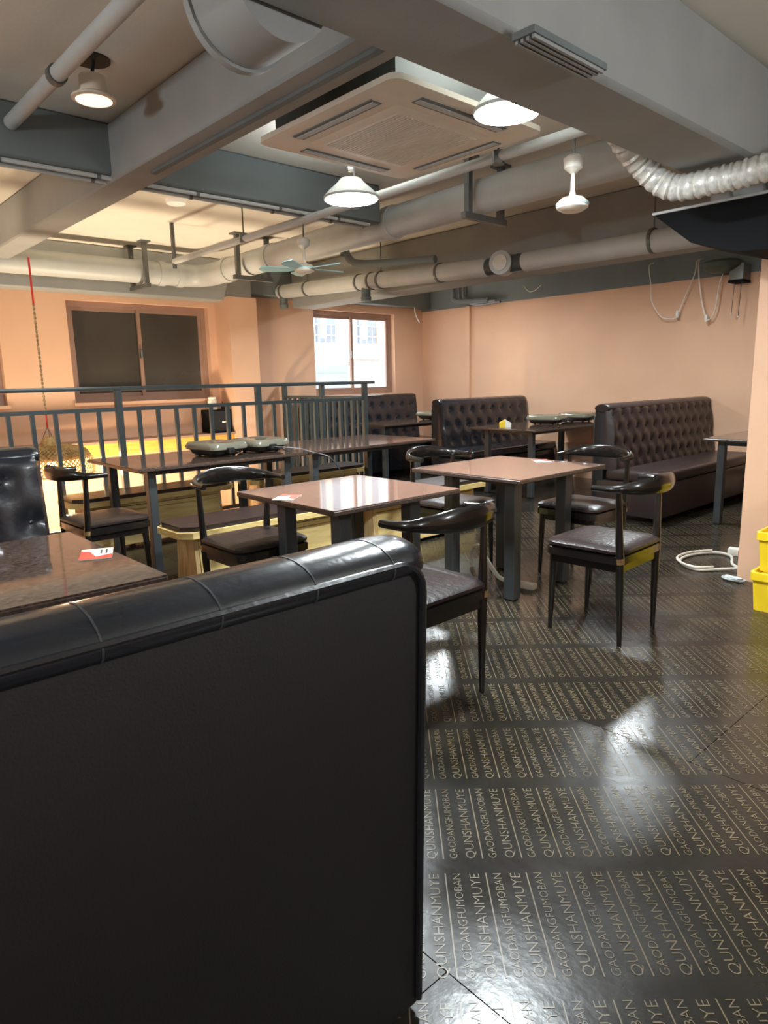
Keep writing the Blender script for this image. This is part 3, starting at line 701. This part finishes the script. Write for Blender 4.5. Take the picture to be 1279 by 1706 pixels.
sofa('dark brown tufted booth sofa nearest the column', (-3.38, 6.76, 0), 0, 2.16, 1.05, m=m_brownvinyl, rows=4, pitch=0.17, tuft=0.3)
sofa('black tufted booth sofa in the middle of the right wall', (-5.86, 6.98, 0), 0, 1.72, 1.06, m=m_black)
sofa('farthest black tufted booth sofa under the bright window', (-7.64, 6.45, 0), 0, 2.1, 1.1)

# ---------------------------------------------------------------- electric grills and small things on tables
def make_grill(label, loc, rotz, dark=False):
    t = thing('electric_grill', label, 'grill', loc, rotz, 'electric table grills')
    bm = BM(); loft(bm, [(0.28, 0.22, 0.04, 0.008), (0.33, 0.27, 0.05, 0.02), (0.35, 0.29, 0.05, 0.045)]); obj('base', bm, m_grillb, t, True)
    bm = BM(); loft(bm, [(0.35, 0.29, 0.05, 0.045), (0.41, 0.34, 0.06, 0.056), (0.415, 0.345, 0.06, 0.075), (0.39, 0.32, 0.06, 0.1), (0.37, 0.30, 0.05, 0.106), (0.34, 0.27, 0.05, 0.1)]); obj('pan', bm, m_grill if not dark else m_steel, t, True)
    for sx in (-1, 1):
        for sy in (-1, 1):
            bm = BM(); lathe(bm, [(0.012, 0), (0.014, 0.012)], (sx*0.11, sy*0.08, 0), 8); obj('foot', bm, m_dark, t)
    bm = BM(); box(bm, 0.17, 0.235, -0.055, 0.0, 0.028, 0.07, bev=0.006); pl = obj('control_plug', bm, m_dark, t, True)
    bm = BM(); tube(bm, smooth_path([(0.235, -0.03, 0.05), (0.275, -0.02, 0.045), (0.29, 0.03, 0.02), (0.27, 0.09, 0.006)], 5), 0.004, 6); obj('cord', bm, m_dark, pl, True)
    return t
TZ = 0.756
g0 = make_grill('electric grill at the left of the pair on the long dark table', (-4.82, 2.62, TZ), 0.12)
g1 = dup(g0, (-4.80, 3.0, TZ), 0.05, 'electric grill at the right of the pair on the long dark table')
bm = BM(); tube(bm, smooth_path([(0.235, -0.03, 0.05), (0.34, 0.12, 0.03), (0.40, 0.2, 0.0), (0.52, 0.30, -0.05), (0.56, 0.4, -0.2)], 6), 0.0045, 6); obj('power_cord', bm, m_leg, g1, True)
dup(g0, (-6.62, 6.95, TZ), 0.1, 'electric grill on the table under the bright window')
dup(g0, (-4.70, 6.86, TZ), 0.2, 'electric grill beside the tissue pack on the booth table')
dup(g0, (-4.66, 7.45, TZ), 0.1, 'electric grill nearest the wall on the booth table')
# loose power cords hanging to the floor
tp_ = thing('tissue_pack', 'yellow and white tissue pack on the right booth table', 'tissues', (-4.78, 6.18, TZ), 0.75)
bm = BM(); prism(bm, [(-0.06, 0), (0.06, 0), (0.062, 0.05), (0.0, 0.085), (-0.062, 0.05)], 'y', -0.05, 0.05); obj('pack', bm, m_paper, tp_)
bm = BM(); prism(bm, [(-0.0625, 0), (-0.005, 0), (-0.005, 0.083), (-0.0645, 0.0505)], 'y', -0.052, 0.052); obj('yellow_print', bm, m_yellow, tp_)
def card(label, x, y, rz):
    t = thing('menu_card', label, 'card', (x, y, TZ), rz, 'red and white cards on the tables')
    boxo('card_sheet', (-0.075, 0.075, -0.05, 0.05, 0, 0.002), m_paper, t)
    bm = BM(); vs = [bm.verts.new(p) for p in ((0.075, -0.05, 0.0024), (0.075, 0.05, 0.0024), (0.015, 0.05, 0.0024), (0.045, 0.0, 0.0024), (-0.03, -0.02, 0.0024), (-0.05, -0.05, 0.0024))]; bm.faces.new(vs); obj('red_print', bm, m_red, t)
    for i in range(2): boxo('print_line', (-0.05, 0.005, 0.012+i*0.016, 0.017+i*0.016, 0.0022, 0.0026), m_leg, t)
    return t
card('red and white card on the marbled table', -2.27, 0.77, -0.4)
card('red and white card on the window reflecting table', -2.72, 1.835, 2.2)
card('red and white card on the right square table', -2.63, 3.79, 2.4)
bx_ = boxo('paper_napkin', (-2.30, -2.2, 6.62, 6.74, TZ, TZ+0.01), m_paper); tag(bx_, 'white napkin on the table half hidden by the column', 'napkin')

# ---------------------------------------------------------------- rattan pendant over the stairs
PXL, PYL = -6.85, 2.0
rp_ = thing('rattan_pendant', 'woven rattan pendant lamp hanging in the stair opening', 'lamp', (PXL, PYL, 0.5))
prof = [(0.365, 0.0), (0.37, 0.025), (0.372, 0.05), (0.37, 0.075), (0.366, 0.1), (0.36, 0.125), (0.352, 0.15), (0.34, 0.175), (0.325, 0.2), (0.305, 0.222), (0.275, 0.24), (0.235, 0.25), (0.19, 0.256), (0.14, 0.26), (0.09, 0.263)]
bm = BM()
def shade_pt(i, a): r, z = prof[i]; return (r*math.cos(a), r*math.sin(a), z)
for k in range(54):
    for s_ in (-1, 1):
        tube(bm, [shade_pt(i, 2*PI*k/54+s_*0.075*i) for i in range(len(prof))], 0.0075, 4, True, 0.0055)
sh = obj('shade', bm, m_rattan, rp_, True); sh['kind'] = 'stuff'
bm = BM(); lathe(bm, [(r-0.012, z-0.004) for r, z in prof[6:]], seg=40, cap=False); obj('shade_lining', bm, m_rattan, rp_, True)
bm = BM(); lathe(bm, [(0.09, 0.262), (0.085, 0.27), (0.05, 0.345), (0.045, 0.35)], seg=20); obj('collar', bm, m_rattan, rp_, True)
bm = BM(); tube(bm, [(0.365*math.cos(2*PI*i/40), 0.365*math.sin(2*PI*i/40), 0) for i in range(41)], 0.01, 6, False); obj('rim', bm, m_rattan, rp_, True)
bm = BM(); bmesh.ops.create_uvsphere(bm, u_segments=14, v_segments=10, radius=0.045); bmesh.ops.translate(bm, vec=(0, 0, 0.1), verts=bm.verts[:]); obj('bulb', bm, m_bulb, rp_, True)
bm = BM(); tube(bm, [(0, 0, 0.14), (0, 0, 0.3)], 0.015, 8); obj('bulb_holder', bm, m_dark, rp_)
for a in range(3):
    bm = BM(); tube(bm, [(0, 0, 0.44), (0.045*math.cos(a*2.1), 0.045*math.sin(a*2.1), 0.348)], 0.004, 6); obj('hanging_loop', bm, m_steel, rp_)
bm = BM(); tube(bm, [(0.0, 0, 0.43), (0, 0, 0.55)], 0.008, 8); obj('red_cord', bm, m_redrope, rp_)
top = 2.41-0.5
bm = BM()
for ph in (0, PI):
    tube(bm, [(0.006*math.cos(i*0.9+ph), 0.006*math.sin(i*0.9+ph), 0.55+(top-0.36-0.55)*i/90) for i in range(91)], 0.006, 5)
obj('twisted_rope', bm, m_rope, rp_, True)
bm = BM(); tube(bm, [(0.004, 0, top-0.37), (0, 0, top-0.2), (0.006, 0, top+0.03)], 0.009, 8); obj('red_cord', bm, m_redrope, rp_)
l = bpy.data.lights.new('pendant_light', 'POINT'); l.energy = 105; l.color = (1.0, 0.72, 0.43); l.shadow_soft_size = 0.05
lo = bpy.data.objects.new('pendant_light', l); C.objects.link(lo); lo.parent = rp_; lo.location = (0, 0, 0.03)

# speaker and jar on the ledge
sk = thing('loudspeaker', 'black loudspeaker box on the ledge in the corner', 'speaker', (-7.53, 4.12, 0.726))
boxo('cabinet', (-0.13, 0.13, -0.13, 0.13, 0, 0.27), m_hood, sk, bev=0.006)
boxo('front_grille', (0.13, 0.136, -0.115, 0.115, 0.015, 0.255), m_dark, sk)
boxo('name_plate', (0.136, 0.138, 0.0, 0.08, 0.12, 0.135), m_paper, sk)
jr = thing('storage_jar', 'cream jar with pink print on the loudspeaker', 'jar', (-7.53, 4.08, 0.997))
bm = BM(); lathe(bm, [(0.05, 0), (0.055, 0.01), (0.055, 0.11), (0.045, 0.12)], seg=20); obj('jar_body', bm, m_cream, jr, True)
bm = BM(); lathe(bm, [(0.05, 0.12), (0.05, 0.145), (0.045, 0.15)], seg=20); obj('lid', bm, m_cream, jr, True)
bm = BM(); lathe(bm, [(0.0556, 0.03), (0.0556, 0.07)], seg=20, cap=False); obj('print_band', bm, m_red, jr)
bt = thing('small_bottle', 'small dark bottle beside the jar on the loudspeaker', 'bottle', (-7.5, 4.2, 0.997))
bm = BM(); lathe(bm, [(0.02, 0), (0.022, 0.01), (0.022, 0.05), (0.009, 0.065), (0.009, 0.085)], seg=14); obj('bottle_body', bm, m_dark, bt, True)
bm = BM(); lathe(bm, [(0.011, 0.085), (0.011, 0.1)], seg=12); obj('cap', bm, m_redrope, bt, True)

# ---------------------------------------------------------------- floor clutter
def crate(label, x, y, z, rz):
    t = thing('storage_crate', label, 'crate', (x, y, z), rz, 'yellow plastic crates')
    bm = BM(); loft(bm, [(0.36, 0.27, 0.02, 0.0), (0.39, 0.30, 0.025, 0.195), (0.37, 0.28, 0.02, 0.196), (0.345, 0.255, 0.02, 0.012)]); obj('tub', bm, m_yellow, t)
    bm = BM(); loft(bm, [(0.385, 0.295, 0.025, 0.172), (0.41, 0.32, 0.03, 0.176), (0.41, 0.32, 0.03, 0.218), (0.40, 0.31, 0.03, 0.222), (0.375, 0.285, 0.02, 0.22), (0.365, 0.275, 0.02, 0.19)]); obj('rim', bm, m_yellow, t, True)
    return t
crate('yellow plastic crate standing on the floor at the right edge', -1.155, 4.10, 0.0, 0.03)
crate('yellow plastic crate stacked on the lowest crate', -1.145, 4.12, 0.223, 0.02)
crate('yellow plastic crate on top of the stack', -1.04, 4.16, 0.446, 0.0)
wc = thing('white_cable', 'loop of white cable lying on the floor by the column', 'cable', (-1.9, 4.8, 0))
O = (-1.9, 4.8, 0)
loop = [(-1.66, 4.72, 0.012), (-1.76, 4.8, 0.012), (-1.86, 5.02, 0.012), (-1.98, 5.04, 0.014), (-2.07, 4.88, 0.012), (-2.07, 4.68, 0.012), (-1.97, 4.55, 0.012), (-1.86, 4.52, 0.012), (-1.79, 4.6, 0.012), (-1.68, 4.7, 0.02), (-1.64, 4.74, 0.02)]
bm = BM(); tube(bm, rel(smooth_path(loop, 6), O), 0.0095, 8); obj('cable_run', bm, m_white, wc, True)
bm = BM(); tube(bm, rel(smooth_path([(p[0]-0.015, p[1]-0.012, 0.03) for p in loop[3:9]], 6), O), 0.008, 8); obj('cable_run', bm, m_cream, wc, True)
sb = thing('socket_box', 'small white and red box on the floor behind the column', 'box', (-1.84, 5.12, 0), 0.2)
boxo('box_body', (-0.07, 0.07, -0.04, 0.04, 0, 0.05), m_paper, sb, bev=0.004)
boxo('red_label', (0.0, 0.05, -0.0415, -0.04, 0.008, 0.042), m_red, sb)
cf = thing('plastic_scrap', 'crumpled clear plastic scrap at the foot of the column', 'litter', (-1.62, 4.44, 0))
bm = BM(); bmesh.ops.create_icosphere(bm, subdivisions=3, radius=0.05)
for v in bm.verts: v.co = Vector((v.co.x*1.5, v.co.y*0.6, max(0.0, v.co.z*0.35+0.016)))*(0.85+0.3*random.random())
obj('scrap_film', bm, m_groutwhite, cf)
ps = thing('power_strip', 'white power strip and thick white cable under the right square table', 'power strip', (-2.55, 3.42, 0), 0.1)
boxo('strip_body', (-0.04, 0.14, -0.03, 0.03, 0, 0.035), m_white, ps, bev=0.005)
bm = BM(); tube(bm, smooth_path([(-0.04, 0, 0.02), (-0.10, -0.04, 0.05), (-0.2, -0.02, 0.14), (-0.32, 0.08, 0.19), (-0.43, 0.16, 0.16), (-0.48, 0.2, 0.08), (-0.48, 0.21, 0.012)], 6), 0.014, 10); obj('cable_run', bm, m_white, ps, True)

# ---------------------------------------------------------------- wires, wall fan and cords on the right wall
def wire(label, pts, m, r=0.006, sw=None):
    O = pts[0]; t = thing('hanging_wire', label, 'wire', O)
    bm = BM(); tube(bm, rel(smooth_path(pts, 8), O), r, 7); obj('wire_run', bm, m, t, True)
    if sw:
        p = Vector(sw)-Vector(O)
        bm = BM(); loft(bm, [(0.022, 0.03, 0.008, -0.035), (0.034, 0.045, 0.012, -0.015), (0.034, 0.045, 0.012, 0.02), (0.022, 0.03, 0.008, 0.04)]); bmesh.ops.translate(bm, vec=p, verts=bm.verts[:]); obj('inline_switch', bm, m_white, t, True)
    return t
yw = 7.74
wire('left loop of white wire with an inline switch on the right wall', [(-3.98, 7.84, 2.55), (-3.98, yw, 2.5), (-3.95, yw, 2.3), (-3.93, yw, 2.12), (-3.82, yw, 1.95), (-3.72, yw, 1.91), (-3.63, yw, 1.93), (-3.56, yw, 2.1), (-3.46, yw, 2.35), (-3.44, yw, 2.48), (-3.44, 7.84, 2.52)], m_white, 0.006, (-3.62, yw, 1.95))
wire('right loop of white wire with an inline switch on the right wall', [(-3.42, 7.84, 2.52), (-3.42, yw, 2.46), (-3.39, yw, 2.2), (-3.34, yw, 1.98), (-3.29, yw, 1.87), (-3.24, yw, 1.9), (-3.21, yw, 2.0), (-3.19, yw, 2.2), (-3.15, yw, 2.36)], m_white, 0.006, (-3.30, yw, 1.88))
wire('short twisted white wire in the far corner by the bright window', [(-7.53, yw-0.22, 2.36), (-7.52, yw-0.22, 2.28), (-7.48, yw-0.22, 2.2), (-7.43, yw-0.22, 2.13)], m_paper, 0.008)
wire('little white wire tacked on the dark band of the right wall', [(-5.78, yw+0.097, 2.5), (-5.7, yw+0.097, 2.42), (-5.6, yw+0.097, 2.42), (-5.5, yw+0.097, 2.48)], m_paper, 0.006)
wf = thing('wall_fan', 'dark green wall fan under the beam beside the column', 'fan', (-3.15, 7.70, 2.42))
bm = BM(); lathe(bm, [(0.02, -0.1), (0.12, -0.085), (0.2, -0.04), (0.21, 0.0), (0.16, 0.03), (0.05, 0.04)], (0, -0.02, 0), 24); obj('fan_shroud', bm, m_green, wf, True)
boxo('wall_bracket', (-0.05, 0.05, 0.05, 0.145, -0.08, 0.06), m_hood, wf)
cb = thing('pull_cord_box', 'grey switch box with two pull cords on the right wall', 'switch', (-2.99, 7.72, 2.30))
boxo('switch_body', (-0.07, 0.07, -0.07, 0.125, -0.06, 0.10), m_steel, cb, bev=0.006)
boxo('switch_base', (-0.075, 0.075, -0.075, 0.125, -0.085, -0.06), m_hood, cb)
for x, zb in ((-0.04, -0.40), (0.03, -0.43)):
    bm = BM(); tube(bm, [(x+0.01, -0.02, -0.085), (x, -0.02, zb)], 0.003, 6); c_ = obj('pull_cord', bm, m_leg, cb)
    bm = BM(); bmesh.ops.create_uvsphere(bm, u_segments=8, v_segments=6, radius=0.011); bmesh.ops.translate(bm, vec=(x, -0.02, zb), verts=bm.verts[:]); obj('cord_bead', bm, m_white, c_, True)

# ---------------------------------------------------------------- building across the street
fb = thing('apartment_building', 'sunlit white building with balcony seen through the window', 'building', (-14.5, 11.0, -3.0))
boxo('wall', (-2.0, 0.0, -7, 7, 0, 12), m_facade, fb)
boxo('balcony_slab', (0.0, 0.1, -6, 6, 4.87, 5.22), m_facade, fb)
boxo('shop_front', (0.0, 0.05, -1.2, 0.88, 3.2, 4.72), m_winblue, fb)
sg = boxo('shop_sign', (0.05, 0.08, -1.1, 0.8, 4.12, 4.5), m_winblue, fb)
def sign_text(txt, y0, y1, z0, z1):
    tv, tf_ = text_mesh(txt, 1.0); me_ = bpy.data.meshes.new('sign_lettering')
    me_.from_pydata([(0.083, y0+x*(y1-y0), (z0+z1)/2+y*(z1-z0)) for x, y in tv], [], tf_); me_.update(); me_.materials.append(m_paper)
    o_ = bpy.data.objects.new('sign_lettering', me_); C.objects.link(o_); o_.parent = sg
sign_text('08', -0.12, 0.18, 4.2, 4.36)
boxo('awning', (0.0, 0.3, 0.95, 2.2, 4.7, 4.8), m_iron, fb)
boxo('door', (0.0, 0.06, 1.0, 1.9, 3.0, 4.6), m_facade2, fb)
for y in (-3.2, -0.1, 1.3, 3.6):
    w_ = boxo('window', (-0.03, 0.06, y, y+0.6, 5.3, 7.2), m_winblue, fb)
    boxo('curtain', (0.06, 0.07, y+0.1, y+0.3, 5.4, 7.1), m_facade2, w_)
boxo('wall_panel', (0.0, 0.05, 1.95, 2.5, 5.3, 5.9), m_facade2, fb)
for z in (5.45, 5.72): boxo('balcony_rail', (0.12, 0.15, -6, 6, z, z+0.03), m_iron, fb)
cache2 = {}
for i in range(60): rep('balcony_bar', (0.125, 0.145, -0.01, 0.01, 5.1, 5.73), m_iron, fb, (0, -5.9+i*0.2, 0), cache2)

print('objects', len(bpy.data.objects))
